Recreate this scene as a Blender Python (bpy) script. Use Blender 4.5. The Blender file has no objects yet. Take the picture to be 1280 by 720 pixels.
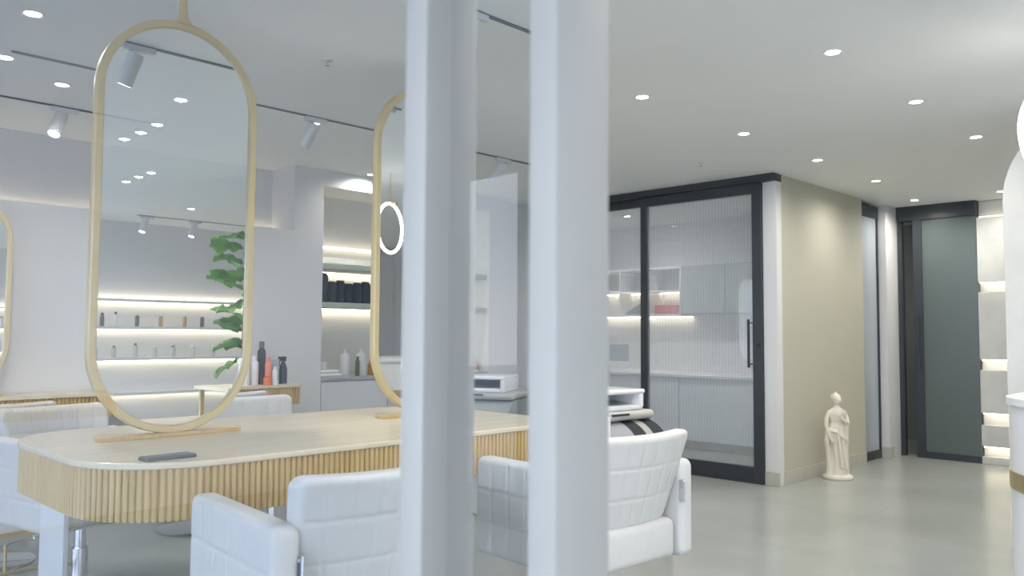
import bpy, bmesh, math, random
from mathutils import Vector, Matrix
random.seed(7)
SC = bpy.context.scene
COL = SC.collection
PI = math.pi

# ------------------------------------------------------------------ camera
H = 1.28
YAW, PITCH, ROLL, FPX = 0.780246, 0.0555249, 0.00603348, 1034.27
fw = Vector((math.cos(YAW) * math.cos(PITCH), math.sin(YAW) * math.cos(PITCH), math.sin(PITCH)))
rt = Vector((math.sin(YAW), -math.cos(YAW), 0))
up = rt.cross(fw)
rt2 = rt * math.cos(ROLL) + up * math.sin(ROLL)
up2 = -rt * math.sin(ROLL) + up * math.cos(ROLL)
cd = bpy.data.cameras.new('camera')
cam = bpy.data.objects.new('camera', cd)
COL.objects.link(cam)
M = Matrix((rt2, up2, -fw)).transposed().to_4x4()
M.translation = Vector((0, 0, H))
cam.matrix_world = M
cd.sensor_width = 36
cd.lens = 36 * FPX / 1280
cd.clip_start = 0.02
cd.dof.use_dof = True
cd.dof.focus_distance = 4.2
cd.dof.aperture_fstop = 3.2
SC.camera = cam

# ------------------------------------------------------------------ world, exposure
W = bpy.data.worlds.new('world'); SC.world = W; W.use_nodes = True
wn = W.node_tree.nodes; wl = W.node_tree.links
bg = wn['Background']
tc = wn.new('ShaderNodeTexCoord'); sx = wn.new('ShaderNodeSeparateXYZ'); cr = wn.new('ShaderNodeValToRGB')
wl.new(tc.outputs['Generated'], sx.inputs[0]); wl.new(sx.outputs['Z'], cr.inputs[0]); wl.new(cr.outputs[0], bg.inputs[0])
cr.color_ramp.elements[0].position = 0.0; cr.color_ramp.elements[0].color = (0.86, 0.90, 1.0, 1)
cr.color_ramp.elements[1].position = 0.6; cr.color_ramp.elements[1].color = (0.64, 0.75, 1.0, 1)
bg.inputs[1].default_value = 4.1
SC.view_settings.view_transform = 'Standard'
SC.view_settings.look = 'None'
SC.view_settings.exposure = 0.42
SC.view_settings.gamma = 1.0
SC.view_settings.use_curve_mapping = False
SC.cycles.max_bounces = 10
SC.cycles.diffuse_bounces = 6
SC.cycles.glossy_bounces = 6
SC.cycles.transparent_max_bounces = 24
SC.cycles.sample_clamp_indirect = 6
SC.cycles.caustics_reflective = False
SC.cycles.caustics_refractive = False
SPOT_W = 27.0      # each ceiling downlight
LED_E = 2.1        # brightness of the hidden shelf strips
CZ = 2.685         # ceiling height

# ------------------------------------------------------------------ materials
def mat(name, col, rough=0.5, metal=0.0, var=0.04, scale=6.0, emit=None, es=0.0, bump=0.0, spec=0.5, sheen=0.0):
    m = bpy.data.materials.new(name); m.use_nodes = True
    n = m.node_tree.nodes; l = m.node_tree.links
    b = n['Principled BSDF']
    b.inputs['Roughness'].default_value = rough
    b.inputs['Metallic'].default_value = metal
    b.inputs['Specular IOR Level'].default_value = spec
    t = n.new('ShaderNodeTexCoord'); no = n.new('ShaderNodeTexNoise'); no.inputs['Scale'].default_value = scale
    no.inputs['Detail'].default_value = 3
    l.new(t.outputs['Object'], no.inputs['Vector'])
    r = n.new('ShaderNodeValToRGB'); l.new(no.outputs['Fac'], r.inputs[0])
    r.color_ramp.elements[0].position = 0.3; r.color_ramp.elements[1].position = 0.7
    r.color_ramp.elements[0].color = tuple(c * (1 - var) for c in col) + (1,)
    r.color_ramp.elements[1].color = tuple(min(1, c * (1 + var)) for c in col) + (1,)
    l.new(r.outputs[0], b.inputs['Base Color'])
    if emit:
        b.inputs['Emission Color'].default_value = tuple(emit) + (1,)
        b.inputs['Emission Strength'].default_value = es
    if bump:
        bp = n.new('ShaderNodeBump'); bp.inputs['Strength'].default_value = bump; bp.inputs['Distance'].default_value = 0.01
        l.new(no.outputs['Fac'], bp.inputs['Height']); l.new(bp.outputs[0], b.inputs['Normal'])
    return m

def glassmat(name, tint=(0.97, 0.985, 0.98), ior=1.5, milk=0.0, milkcol=(0.8, 0.85, 0.88), reeds=0.0, reed_axis='Y', rough=0.0, reedperiod=0.018):
    m = bpy.data.materials.new(name); m.use_nodes = True
    n = m.node_tree.nodes; l = m.node_tree.links
    n.remove(n['Principled BSDF']); out = n['Material Output']
    tr = n.new('ShaderNodeBsdfTransparent'); tr.inputs[0].default_value = tint + (1,)
    gl = n.new('ShaderNodeBsdfGlossy'); gl.inputs['Roughness'].default_value = rough
    fr = n.new('ShaderNodeFresnel'); fr.inputs[0].default_value = ior
    base = tr.outputs[0]
    if milk > 0 or reeds > 0:
        df = n.new('ShaderNodeBsdfDiffuse'); df.inputs[0].default_value = milkcol + (1,)
        tl = n.new('ShaderNodeBsdfTranslucent'); tl.inputs[0].default_value = milkcol + (1,)
        mx = n.new('ShaderNodeMixShader'); mx.inputs[0].default_value = 0.45
        l.new(df.outputs[0], mx.inputs[1]); l.new(tl.outputs[0], mx.inputs[2])
        m2 = n.new('ShaderNodeMixShader'); m2.inputs[0].default_value = milk
        l.new(tr.outputs[0], m2.inputs[1]); l.new(mx.outputs[0], m2.inputs[2])
        if reeds > 0:
            t = n.new('ShaderNodeTexCoord'); s = n.new('ShaderNodeSeparateXYZ'); l.new(t.outputs['Object'], s.inputs[0])
            a = n.new('ShaderNodeMath'); a.operation = 'MULTIPLY'; a.inputs[1].default_value = 2 * PI / reedperiod
            l.new(s.outputs[reed_axis], a.inputs[0])
            c = n.new('ShaderNodeMath'); c.operation = 'SINE'; l.new(a.outputs[0], c.inputs[0])
            q = n.new('ShaderNodeMath'); q.operation = 'MULTIPLY_ADD'; q.inputs[1].default_value = reeds; q.inputs[2].default_value = milk + reeds
            l.new(c.outputs[0], q.inputs[0]); l.new(q.outputs[0], m2.inputs[0])
        base = m2.outputs[0]
    # a pane reflects at its outer faces only; light leaving through the back of a face passes straight on
    geo = n.new('ShaderNodeNewGeometry'); inv = n.new('ShaderNodeMath'); inv.operation = 'SUBTRACT'; inv.inputs[0].default_value = 1.0
    l.new(geo.outputs['Backfacing'], inv.inputs[1])
    mu = n.new('ShaderNodeMath'); mu.operation = 'MULTIPLY'; l.new(fr.outputs[0], mu.inputs[0]); l.new(inv.outputs[0], mu.inputs[1])
    mm = n.new('ShaderNodeMixShader'); l.new(mu.outputs[0], mm.inputs[0]); l.new(base, mm.inputs[1]); l.new(gl.outputs[0], mm.inputs[2])
    l.new(mm.outputs[0], out.inputs['Surface'])
    return m

def woodmat(name, c1, c2, rough=0.4, axis=0, scale=2.0):
    m = bpy.data.materials.new(name); m.use_nodes = True
    n = m.node_tree.nodes; l = m.node_tree.links; b = n['Principled BSDF']
    b.inputs['Roughness'].default_value = rough
    t = n.new('ShaderNodeTexCoord'); mp = n.new('ShaderNodeMapping')
    sc = [14, 14, 14]; sc[axis] = 1.2
    mp.inputs['Scale'].default_value = [s * scale / 2 for s in sc]
    l.new(t.outputs['Object'], mp.inputs[0])
    no = n.new('ShaderNodeTexNoise'); no.inputs['Scale'].default_value = 2.2; no.inputs['Detail'].default_value = 6; no.inputs['Distortion'].default_value = 0.6
    l.new(mp.outputs[0], no.inputs['Vector'])
    r = n.new('ShaderNodeValToRGB'); l.new(no.outputs['Fac'], r.inputs[0])
    r.color_ramp.elements[0].position = 0.32; r.color_ramp.elements[1].position = 0.68
    r.color_ramp.elements[0].color = c1 + (1,); r.color_ramp.elements[1].color = c2 + (1,)
    l.new(r.outputs[0], b.inputs['Base Color'])
    return m

WALL = mat('wall_paint', (0.72, 0.72, 0.73), 0.6, var=0.01, scale=2)
CEIL = mat('ceiling_paint', (0.88, 0.89, 0.89), 0.7, var=0.01, scale=2)
BEIGE = mat('cream_wall_paint', (0.50, 0.49, 0.41), 0.6, var=0.015, scale=2)
SKIRT = mat('stone_skirting', (0.50, 0.49, 0.44), 0.45, var=0.05, scale=5)
GREYWALL = mat('grey_side_room_wall', (0.30, 0.31, 0.29), 0.7, var=0.02)
WHITE = mat('white_lacquer', (0.70, 0.71, 0.73), 0.3, var=0.01)
LEATHER = mat('white_leather', (0.62, 0.615, 0.60), 0.5, var=0.015, scale=30, bump=0.05)
CHROME = mat('chrome', (0.75, 0.77, 0.80), 0.12, 1.0, var=0.01)
ALU = mat('brushed_aluminium', (0.47, 0.465, 0.44), 0.6, 0.15, var=0.02, scale=3)
BLACK = mat('black_aluminium', (0.040, 0.047, 0.058), 0.4, var=0.05)
TRACKBLACK = mat('track_grey', (0.16, 0.17, 0.20), 0.5, var=0.05)
BRASS = mat('brushed_brass', (0.62, 0.50, 0.26), 0.32, 0.8, var=0.03)
GOLDFRAME = mat('pale_gold_frame', (0.66, 0.53, 0.29), 0.35, 0.15, var=0.02)
WOODTOP = woodmat('pale_oak_top', (0.68, 0.59, 0.42), (0.74, 0.66, 0.50), 0.22)
WOODSLAT = woodmat('oak_slats', (0.52, 0.36, 0.14), (0.62, 0.46, 0.22), 0.45, axis=2)
SHELFGREY = mat('sage_grey_shelf', (0.42, 0.47, 0.42), 0.5)
STONE = mat('pale_travertine', (0.55, 0.56, 0.54), 0.5, var=0.12, scale=3)
LEDM = mat('warm_led_strip', (0.9, 0.85, 0.7), 0.5, emit=(1.0, 0.86, 0.62), es=LED_E * 3)
NLED = mat('soft_led_strip', (0.9, 0.85, 0.7), 0.5, emit=(1.0, 0.86, 0.62), es=1.8)
LAMPM = mat('lamp_lens', (0.9, 0.9, 0.88), 0.5, emit=(1.0, 0.97, 0.88), es=14)
RINGM = mat('ring_lamp_glow', (0.9, 0.9, 0.88), 0.5, emit=(1.0, 0.97, 0.92), es=9)
HALOM = mat('halo_strip', (0.9, 0.9, 0.88), 0.5, emit=(1.0, 0.93, 0.75), es=6)
CERAMIC = mat('glossy_white_ceramic', (0.85, 0.86, 0.88), 0.12, var=0.01)
GREYVINYL = mat('grey_vinyl', (0.30, 0.33, 0.33), 0.4, var=0.08)
PLASTER = mat('ivory_plaster', (0.74, 0.70, 0.62), 0.6, var=0.05, scale=20)
LEAFM = mat('leaf_green', (0.22, 0.42, 0.13), 0.4, var=0.35, scale=9)
BARK = mat('bark', (0.20, 0.13, 0.08), 0.8, var=0.2)
POTM = mat('white_pot', (0.75, 0.75, 0.73), 0.4)
SOIL = mat('soil', (0.05, 0.035, 0.025), 0.9)
DARKTOWEL = mat('charcoal_towel', (0.045, 0.06, 0.085), 0.95, var=0.2, scale=40, bump=0.3)
TOWELW = mat('white_towel', (0.80, 0.80, 0.79), 0.95, var=0.03, scale=40, bump=0.2)
PHONEB = mat('phone_body', (0.10, 0.12, 0.12), 0.35, 0.3)
PHONES = mat('phone_screen', (0.05, 0.06, 0.07), 0.08)
def plastic(name, c, r=0.35): return mat(name, c, r, var=0.02)
P_WHITE = plastic('white_bottle_plastic', (0.80, 0.80, 0.83))
P_DARK = plastic('dark_bottle_plastic', (0.03, 0.045, 0.06))
P_CORAL = plastic('coral_bottle_plastic', (0.80, 0.28, 0.20))
P_ORANGE = plastic('orange_cap_plastic', (0.85, 0.20, 0.05))
P_SILVER = plastic('silver_tube_plastic', (0.45, 0.47, 0.58), 0.25)
P_AMBER = plastic('amber_bottle', (0.50, 0.28, 0.06), 0.2)
P_OLIVE = plastic('olive_bottle', (0.12, 0.14, 0.08))
P_GREY = plastic('grey_bottle', (0.15, 0.15, 0.15))
P_TAN = plastic('tan_bottle', (0.50, 0.34, 0.20))
P_PEACH = plastic('peach_ceramic', (0.78, 0.50, 0.34))
P_CLEAR = plastic('smoky_clear_bottle', (0.55, 0.58, 0.55), 0.15)
P_RED = plastic('red_box', (0.50, 0.12, 0.14))
GLASS = glassmat('clear_partition_glass', (0.95, 0.965, 0.98), 1.5)
WINGLASS = glassmat('window_glass', (0.97, 0.985, 0.99), 1.3)
REEDED = glassmat('reeded_door_glass', (0.95, 0.97, 0.99), 1.5, milk=0.20, reeds=0.03, milkcol=(0.70, 0.74, 0.79), reedperiod=0.032)
MILKY = glassmat('milky_door_glass', (0.8, 0.85, 0.9), 1.5, milk=0.85, milkcol=(0.72, 0.77, 0.82), rough=0.15)
DARKFROST = glassmat('dark_frosted_glass', (0.30, 0.34, 0.35), 1.5, milk=0.85, milkcol=(0.24, 0.29, 0.30), rough=0.25)
MIRROR = mat('mirror_silver', (0.96, 0.975, 0.965), 0.0, 1.0, var=0.0)

def floormat():
    m = bpy.data.materials.new('polished_concrete_floor'); m.use_nodes = True
    n = m.node_tree.nodes; l = m.node_tree.links; b = n['Principled BSDF']
    t = n.new('ShaderNodeTexCoord'); no = n.new('ShaderNodeTexNoise'); no.inputs['Scale'].default_value = 1.3; no.inputs['Detail'].default_value = 8
    l.new(t.outputs['Object'], no.inputs['Vector'])
    r = n.new('ShaderNodeValToRGB'); l.new(no.outputs['Fac'], r.inputs[0])
    r.color_ramp.elements[0].position = 0.35; r.color_ramp.elements[1].position = 0.65
    r.color_ramp.elements[0].color = (0.33, 0.35, 0.335, 1); r.color_ramp.elements[1].color = (0.37, 0.39, 0.375, 1)
    br = n.new('ShaderNodeTexBrick'); br.offset = 0; br.inputs['Scale'].default_value = 1.0
    br.inputs['Brick Width'].default_value = 1.2; br.inputs['Row Height'].default_value = 1.2; br.inputs['Mortar Size'].default_value = 0.0025
    br.inputs['Mortar'].default_value = (0.30, 0.315, 0.30, 1)
    l.new(t.outputs['Object'], br.inputs['Vector']); l.new(r.outputs[0], br.inputs['Color1']); l.new(r.outputs[0], br.inputs['Color2'])
    l.new(br.outputs[0], b.inputs['Base Color'])
    b.inputs['Roughness'].default_value = 0.24
    return m
FLOOR = floormat()

# ------------------------------------------------------------------ mesh helpers
class MB:
    def __init__(s): s.bm = bmesh.new()
    def box(s, x0, x1, y0, y1, z0, z1, bev=0.0, seg=2):
        t = bmesh.new(); bmesh.ops.create_cube(t, size=1)
        bmesh.ops.scale(t, vec=(x1 - x0, y1 - y0, z1 - z0), verts=t.verts)
        if bev > 0: bmesh.ops.bevel(t, geom=t.edges[:], offset=bev, segments=seg, profile=0.5, affect='EDGES')
        bmesh.ops.translate(t, vec=((x0 + x1) / 2, (y0 + y1) / 2, (z0 + z1) / 2), verts=t.verts)
        s.merge(t); return s
    def merge(s, t, mtx=None):
        if mtx is not None: t.transform(mtx)
        me = bpy.data.meshes.new('t'); t.to_mesh(me); t.free(); s.bm.from_mesh(me); bpy.data.meshes.remove(me)
    def lathe(s, prof, cx=0, cy=0, cz=0, seg=28, mtx=None):
        t = bmesh.new(); rings = []
        for (r, z) in prof:
            if r <= 1e-6: rings.append([t.verts.new((0, 0, z))])
            else: rings.append([t.verts.new((r * math.cos(2 * PI * k / seg), r * math.sin(2 * PI * k / seg), z)) for k in range(seg)])
        for a, b in zip(rings, rings[1:]):
            if len(a) == 1 and len(b) == 1: continue
            for k in range(seg):
                k2 = (k + 1) % seg
                if len(a) == 1: t.faces.new((a[0], b[k], b[k2]))
                elif len(b) == 1: t.faces.new((a[k], b[0], a[k2]))
                else: t.faces.new((a[k], b[k], b[k2], a[k2]))
        bmesh.ops.recalc_face_normals(t, faces=t.faces)
        if mtx is not None: t.transform(mtx)
        bmesh.ops.translate(t, vec=(cx, cy, cz), verts=t.verts); s.merge(t); return s
    def cyl(s, r, z0, z1, cx=0, cy=0, seg=28, mtx=None):
        return s.lathe([(0, z0), (r, z0), (r, z1), (0, z1)], cx, cy, 0, seg, mtx)
    def rod(s, a, b, r, seg=16):
        a = Vector(a); b = Vector(b); d = b - a
        q = d.to_track_quat('Z', 'Y').to_matrix().to_4x4(); q.translation = a
        return s.lathe([(0, 0), (r, 0), (r, d.length), (0, d.length)], seg=seg, mtx=q)
    def prism(s, pts, z0, z1, mtx=None):
        t = bmesh.new(); lo = [t.verts.new((x, y, z0)) for x, y in pts]; hi = [t.verts.new((x, y, z1)) for x, y in pts]
        t.faces.new(lo[::-1]); t.faces.new(hi); n = len(pts)
        for k in range(n): t.faces.new((lo[k], lo[(k + 1) % n], hi[(k + 1) % n], hi[k]))
        bmesh.ops.recalc_face_normals(t, faces=t.faces)
        s.merge(t, mtx); return s
    def sweep(s, path, w, d, nrm, closed=True):
        """rectangular section swept along a planar path; w in the plane, d along nrm"""
        t = bmesh.new(); nrm = Vector(nrm).normalized(); n = len(path); rings = []
        for k in range(n):
            p = Vector(path[k])
            a = Vector(path[(k - 1) % n]) if (closed or k > 0) else p; b = Vector(path[(k + 1) % n]) if (closed or k < n - 1) else p
            tg = (b - a).normalized(); sd = tg.cross(nrm).normalized()
            c = 0.25
            sec = [(-w / 2 + w * c * .5, -d / 2), (w / 2 - w * c * .5, -d / 2), (w / 2, -d / 2 + d * c * .5), (w / 2, d / 2 - d * c * .5), (w / 2 - w * c * .5, d / 2), (-w / 2 + w * c * .5, d / 2), (-w / 2, d / 2 - d * c * .5), (-w / 2, -d / 2 + d * c * .5)]
            rings.append([t.verts.new(p + sd * u + nrm * v) for u, v in sec])
        m = len(rings[0])
        for k in range(n if closed else n - 1):
            a = rings[k]; b = rings[(k + 1) % n]
            for j in range(m): t.faces.new((a[j], a[(j + 1) % m], b[(j + 1) % m], b[j]))
        if not closed: t.faces.new(rings[0][::-1]); t.faces.new(rings[-1])
        bmesh.ops.recalc_face_normals(t, faces=t.faces)
        s.merge(t); return s
    def tube(s, path, r, seg=10, closed=False):
        t = bmesh.new(); n = len(path); rings = []; ref = None
        for k in range(n):
            p = Vector(path[k])
            a = Vector(path[(k - 1) % n]) if (closed or k > 0) else p; b = Vector(path[(k + 1) % n]) if (closed or k < n - 1) else p
            tg = (b - a).normalized()
            if ref is None: ref = tg.orthogonal().normalized()
            ref = (ref - tg * ref.dot(tg)).normalized(); bi = tg.cross(ref)
            rr = r[k] if isinstance(r, (list, tuple)) else r
            rings.append([t.verts.new(p + (ref * math.cos(2 * PI * j / seg) + bi * math.sin(2 * PI * j / seg)) * rr) for j in range(seg)])
        for k in range(n if closed else n - 1):
            a = rings[k]; b = rings[(k + 1) % n]
            for j in range(seg): t.faces.new((a[j], a[(j + 1) % seg], b[(j + 1) % seg], b[j]))
        if not closed: t.faces.new(rings[0][::-1]); t.faces.new(rings[-1])
        bmesh.ops.recalc_face_normals(t, faces=t.faces)
        s.merge(t); return s
    def build(s, name, m, parent=None, smooth=False):
        me = bpy.data.meshes.new(name); s.bm.to_mesh(me); s.bm.free()
        if smooth:
            for p in me.polygons: p.use_smooth = True
            try: me.set_sharp_from_angle(angle=math.radians(38))
            except Exception: pass
        me.materials.append(m)
        o = bpy.data.objects.new(name, me); COL.objects.link(o)
        if parent: o.parent = parent
        return o

def tag(o, label, cat, group=None, kind=None):
    o['label'] = label; o['category'] = cat
    if group: o['group'] = group
    if kind: o['kind'] = kind
    return o
def thing(name, label, cat, loc=(0, 0, 0), rz=0.0, group=None):
    o = bpy.data.objects.new(name, None); COL.objects.link(o); o.location = loc; o.rotation_euler = (0, 0, rz)
    o.empty_display_size = 0.1
    return tag(o, label, cat, group)
def struct(mb, name, m, parent=None, **k):
    o = mb.build(name, m, parent, **k)
    if parent is None: o['kind'] = 'structure'
    return o
def copy_tree(o, parent=None):
    c = o.copy(); COL.objects.link(c)
    if parent: c.parent = parent
    for ch in list(o.children): copy_tree(ch, c)
    return c
def dup(root, label, loc, rz=None, group=None):
    r = copy_tree(root); r.location = loc; r['label'] = label
    if rz is not None: r.rotation_euler = (0, 0, rz)
    if group: r['group'] = group
    return r

def pill_path(cx, y, zb, zt, w, n=20):
    """closed pill outline in the XZ plane"""
    r = w / 2; pts = []
    for k in range(n + 1):
        a = PI * k / n; pts.append((cx + r * math.cos(a), y, zt - r + r * math.sin(a)))
    for k in range(1, 6): pts.append((cx - r, y, zt - r + (zb + r - zt + r) * k / 6))
    for k in range(n + 1):
        a = PI + PI * k / n; pts.append((cx + r * math.cos(a), y, zb + r + r * math.sin(a)))
    for k in range(1, 6): pts.append((cx + r, y, zb + r + (zt - r - zb - r) * k / 6))
    return pts
def pill_plate(cx, y0, y1, zb, zt, w, n=24):
    p = pill_path(cx, 0, zb, zt, w, n)
    mb = MB(); mb.prism([(a[0], a[2]) for a in p], -y1, -y0, Matrix(((1, 0, 0, 0), (0, 0, -1, 0), (0, 1, 0, 0), (0, 0, 0, 1))))
    return mb
def rrect(x0, x1, y0, y1, r, n=12):
    pts = []
    for cx, cy, a0 in ((x1 - r, y1 - r, 0), (x0 + r, y1 - r, PI / 2), (x0 + r, y0 + r, PI), (x1 - r, y0 + r, 1.5 * PI)):
        for k in range(n + 1): pts.append((cx + r * math.cos(a0 + PI / 2 * k / n), cy + r * math.sin(a0 + PI / 2 * k / n)))
    return pts

# ------------------------------------------------------------------ setting: shell
XW, XE, YS, YN = -2.6, 9.35, -4.2, 6.13
struct(MB().box(-2.7, 12.0, -4.4, 7.9, -0.1, 0), 'floor', FLOOR)
struct(MB().box(-2.7, 12.0, -4.4, 7.9, CZ, CZ + 0.1), 'ceiling', CEIL)

b = MB()                                             # wall behind the table, with a high niche and a shelf alcove
b.box(-2.6, 3.60, 6.13, 6.75, 0, 2.135)
b.box(-2.6, 3.60, 6.50, 6.75, 2.135, CZ)
b.box(3.60, 3.885, 6.13, 6.75, 0, CZ)
b.box(3.885, 5.86, 6.62, 6.75, 0, CZ)
b.box(3.885, 5.86, 6.13, 6.62, 2.545, CZ)
b.box(5.86, 6.15, 6.13, 6.75, 0, CZ)
b.box(6.15, 6.75, 6.22, 6.75, 0, CZ)
struct(b, 'wall_back', WALL)
struct(MB().box(-2.6, 3.6, 6.44, 6.50, 2.137, 2.15), 'trim_1', NLED)     # lit lower edge of the niche

b = MB()                                             # wall with the tall sliding doors: only its end strip shows
b.box(6.66, 6.75, 3.38, 3.507, 0, CZ - 0.065)
struct(b, 'wall_door_end', WALL)
b = MB(); b.box(6.75, 8.50, 3.38, 3.52, 0, CZ); b.box(8.50, 9.04, 3.50, 3.52, 2.66, CZ)
b.box(6.66, 6.75, 3.38, 3.507, CZ - 0.065, CZ)
struct(b, 'wall_corridor', BEIGE)
struct(MB().box(9.04, 9.5, 3.345, 3.52, 0, CZ), 'wall_corner', WALL)
b = MB(); b.box(6.75, 8.50, 3.368, 3.38, 0, 0.115, 0.002)
struct(b, 'baseboard_corridor', SKIRT)
struct(MB().box(6.65, 6.66, 3.37, 3.507, 0, 0.115, 0.002), 'baseboard_door_end', SKIRT)
b = MB(); b.box(9.03, 9.14, 3.333, 3.345, 0, 0.115, 0.002)
b.box(9.028, 9.04, 3.333, 3.50, 0, 0.115, 0.002)
struct(b, 'baseboard_corner', SKIRT)
# side room behind the sliding doors
struct(MB().box(8.87, 9.02, 3.52, 7.6, 0, CZ), 'wall_side_room', WALL)
struct(MB().box(6.75, 8.87, 7.5, 7.6, 0, CZ), 'wall_side_room_end', WALL)
struct(MB().box(6.66, 6.75, 6.22, 7.6, 0, CZ), 'wall_side_room_front', WALL)
# room behind the dark door
b = MB(); b.box(10.9, 11.0, 1.5, 4.2, 0, CZ); b.box(9.5, 11.0, 3.9, 4.0, 0, CZ); b.box(9.5, 11.0, 1.4, 1.5, 0, CZ)
struct(b, 'wall_dark_room', GREYWALL)
struct(MB().box(9.46, 9.56, -4.2, 2.56, 0, CZ), 'wall_right', WALL)
b = MB(); b.box(-2.7, 9.56, -4.3, -4.2, 2.5, CZ); b.box(-2.7, 9.56, -4.3, -4.2, 0, 0.12)
b.box(-2.7, -2.0, -4.3, -4.2, 0.12, 2.5); b.box(2.5, 9.56, -4.3, -4.2, 0.12, 2.5)
struct(b, 'wall_south', WALL)
for i, (x0, x1) in enumerate(((-2.0, -0.5), (-0.5, 1.0), (1.0, 2.5))):  # unseen south windows, added to bring more daylight into the room
    w = bpy.data.objects.new('window_%d' % (i + 7), None); COL.objects.link(w); w['kind'] = 'structure'
    f = MB(); f.box(x0, x0 + .04, -4.28, -4.22, 0.12, 2.5); f.box(x1 - .04, x1, -4.28, -4.22, 0.12, 2.5)
    f.box(x0 + .04, x1 - .04, -4.28, -4.22, 0.12, 0.16); f.box(x0 + .04, x1 - .04, -4.28, -4.22, 2.46, 2.5)
    f.build('window_frame', ALU, w)
    MB().box(x0 + .04, x1 - .04, -4.255, -4.245, 0.16, 2.46).build('window_pane', WINGLASS, w)
# west wall: a glazed shop front
b = MB(); b.box(-2.7, -2.6, -4.2, 6.75, 2.5, CZ); b.box(-2.7, -2.6, -4.2, 6.75, 0, 0.12)
b.box(-2.7, -2.6, 5.6, 6.75, 0.12, 2.5); b.box(-2.7, -2.6, -4.2, -3.4, 0.12, 2.5)
struct(b, 'wall_west', WALL)
for i in range(6):
    y0 = -3.4 + i * 1.5; y1 = y0 + 1.5
    w = bpy.data.objects.new('window_%d' % (i + 1), None); COL.objects.link(w); w['kind'] = 'structure'
    f = MB(); f.box(-2.68, -2.62, y0, y0 + 0.04, 0.12, 2.5); f.box(-2.68, -2.62, y1 - 0.04, y1, 0.12, 2.5)
    f.box(-2.68, -2.62, y0 + .04, y1 - .04, 0.12, 0.16); f.box(-2.68, -2.62, y0 + .04, y1 - .04, 2.46, 2.5)
    f.build('window_frame', ALU, w)
    MB().box(-2.655, -2.645, y0 + .04, y1 - .04, 0.16, 2.46).build('window_pane', WINGLASS, w)
tag(MB().prism([(-30, -30), (30, -30), (30, -4.4), (-2.7, -4.4), (-2.7, 25), (-30, 25)], -0.14, -0.04).build('forecourt', mat('pale_paving', (0.42, 0.42, 0.42), 0.8)), 'pale paving outside the shop front windows', 'paving')['kind'] = 'structure'

# ------------------------------------------------------------------ glass partition in the foreground
PX = 0.762
def post(name, label, y1, wy, wx):
    b = MB(); b.box(PX, PX + wx, y1, y1 + wy, 0.0, CZ, 0.004, 2)
    return tag(b.build(name, ALU, smooth=True), label, 'post', 'aluminium partition posts')
post('aluminium_post', 'satin aluminium post at the left of the two, with glass on both its sides', 0.934, 0.052, 0.103)
post('aluminium_post', 'satin aluminium post at the right of the two, its right side open to the room', 0.678, 0.048, 0.107)
def pane(y0, y1, label):
    r = thing('glass_panel', label, 'glass panel', (PX + 0.05, (y0 + y1) / 2, 0))
    hy = (y1 - y0) / 2
    MB().box(-0.004, 0.004, -hy, hy, 0.02, CZ - 0.02).build('pane', GLASS, r)
    MB().box(-0.012, 0.012, -hy, hy, 0, 0.02).build('bottom_channel', ALU, r)
    MB().box(-0.012, 0.012, -hy, hy, CZ - 0.02, CZ).build('top_channel', ALU, r)
pane(0.988, 6.125, 'long clear glass panel running left from the left aluminium post')
pane(0.728, 0.932, 'narrow clear glass panel between the two aluminium posts')

# ------------------------------------------------------------------ tall sliding glass doors (plane X = 6.7)
def rails(r, name, x0, x1, y0, y1, z0, z1, m=BLACK): return MB().box(x0, x1, y0, y1, z0, z1, 0.002, 1).build(name, m, r)
d1 = bpy.data.objects.new('door_1', None); COL.objects.link(d1); d1['kind'] = 'structure'
rails(d1, 'track_cover', 6.60, 6.75, 3.375, 6.22, 2.62, CZ)
rails(d1, 'fixed_top_rail', 6.70, 6.74, 4.80, 6.22, 2.545, 2.62)
rails(d1, 'fixed_bottom_rail', 6.70, 6.74, 4.80, 6.22, 0.0, 0.12)
rails(d1, 'fixed_stile', 6.70, 6.74, 4.76, 4.845, 0.12, 2.545)
MB().box(6.715, 6.723, 4.845, 6.21, 0.12, 2.545).build('fixed_pane', REEDED, d1)
rails(d1, 'stile', 6.63, 6.685, 4.728, 4.79, 0.01, 2.62)
rails(d1, 'stile', 6.63, 6.685, 3.512, 3.60, 0.01, 2.62)
rails(d1, 'top_rail', 6.63, 6.685, 3.60, 4.728, 2.53, 2.62)
rails(d1, 'bottom_rail', 6.63, 6.685, 3.60, 4.728, 0.01, 0.14)
MB().box(6.652, 6.660, 3.60, 4.728, 0.14, 2.53).build('sliding_pane', REEDED, d1)
h = rails(d1, 'pull_handle', 6.595, 6.615, 3.615, 3.635, 1.0, 1.42)
for z in (1.03, 1.39): MB().rod((6.60, 3.625, z), (6.64, 3.575, z), 0.006).build('handle_stem', BLACK, h)
b = MB(); b.rod((6.60, 3.56, 1.2), (6.635, 3.56, 1.2), 0.022); b.build('lock', BLACK, d1)
rails(d1, 'floor_channel', 6.62, 6.74, 3.512, 6.22, 0, 0.010)

# narrow door in the corridor wall
d2 = bpy.data.objects.new('door_2', None); COL.objects.link(d2); d2['kind'] = 'structure'
rails(d2, 'header', 8.50, 9.04, 3.42, 3.50, 2.535, 2.66)
rails(d2, 'bottom_rail', 8.50, 9.04, 3.42, 3.47, 0.0, 0.085)
rails(d2, 'stile', 8.50, 8.512, 3.42, 3.47, 0.085, 2.535)
rails(d2, 'stile', 9.01, 9.028, 3.42, 3.47, 0.085, 2.535)
MB().box(8.512, 9.01, 3.44, 3.448, 0.085, 2.535).build('pane', MILKY, d2)
rails(d2, 'pull_handle', 8.52, 8.535, 3.405, 3.42, 0.9, 1.3)

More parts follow.
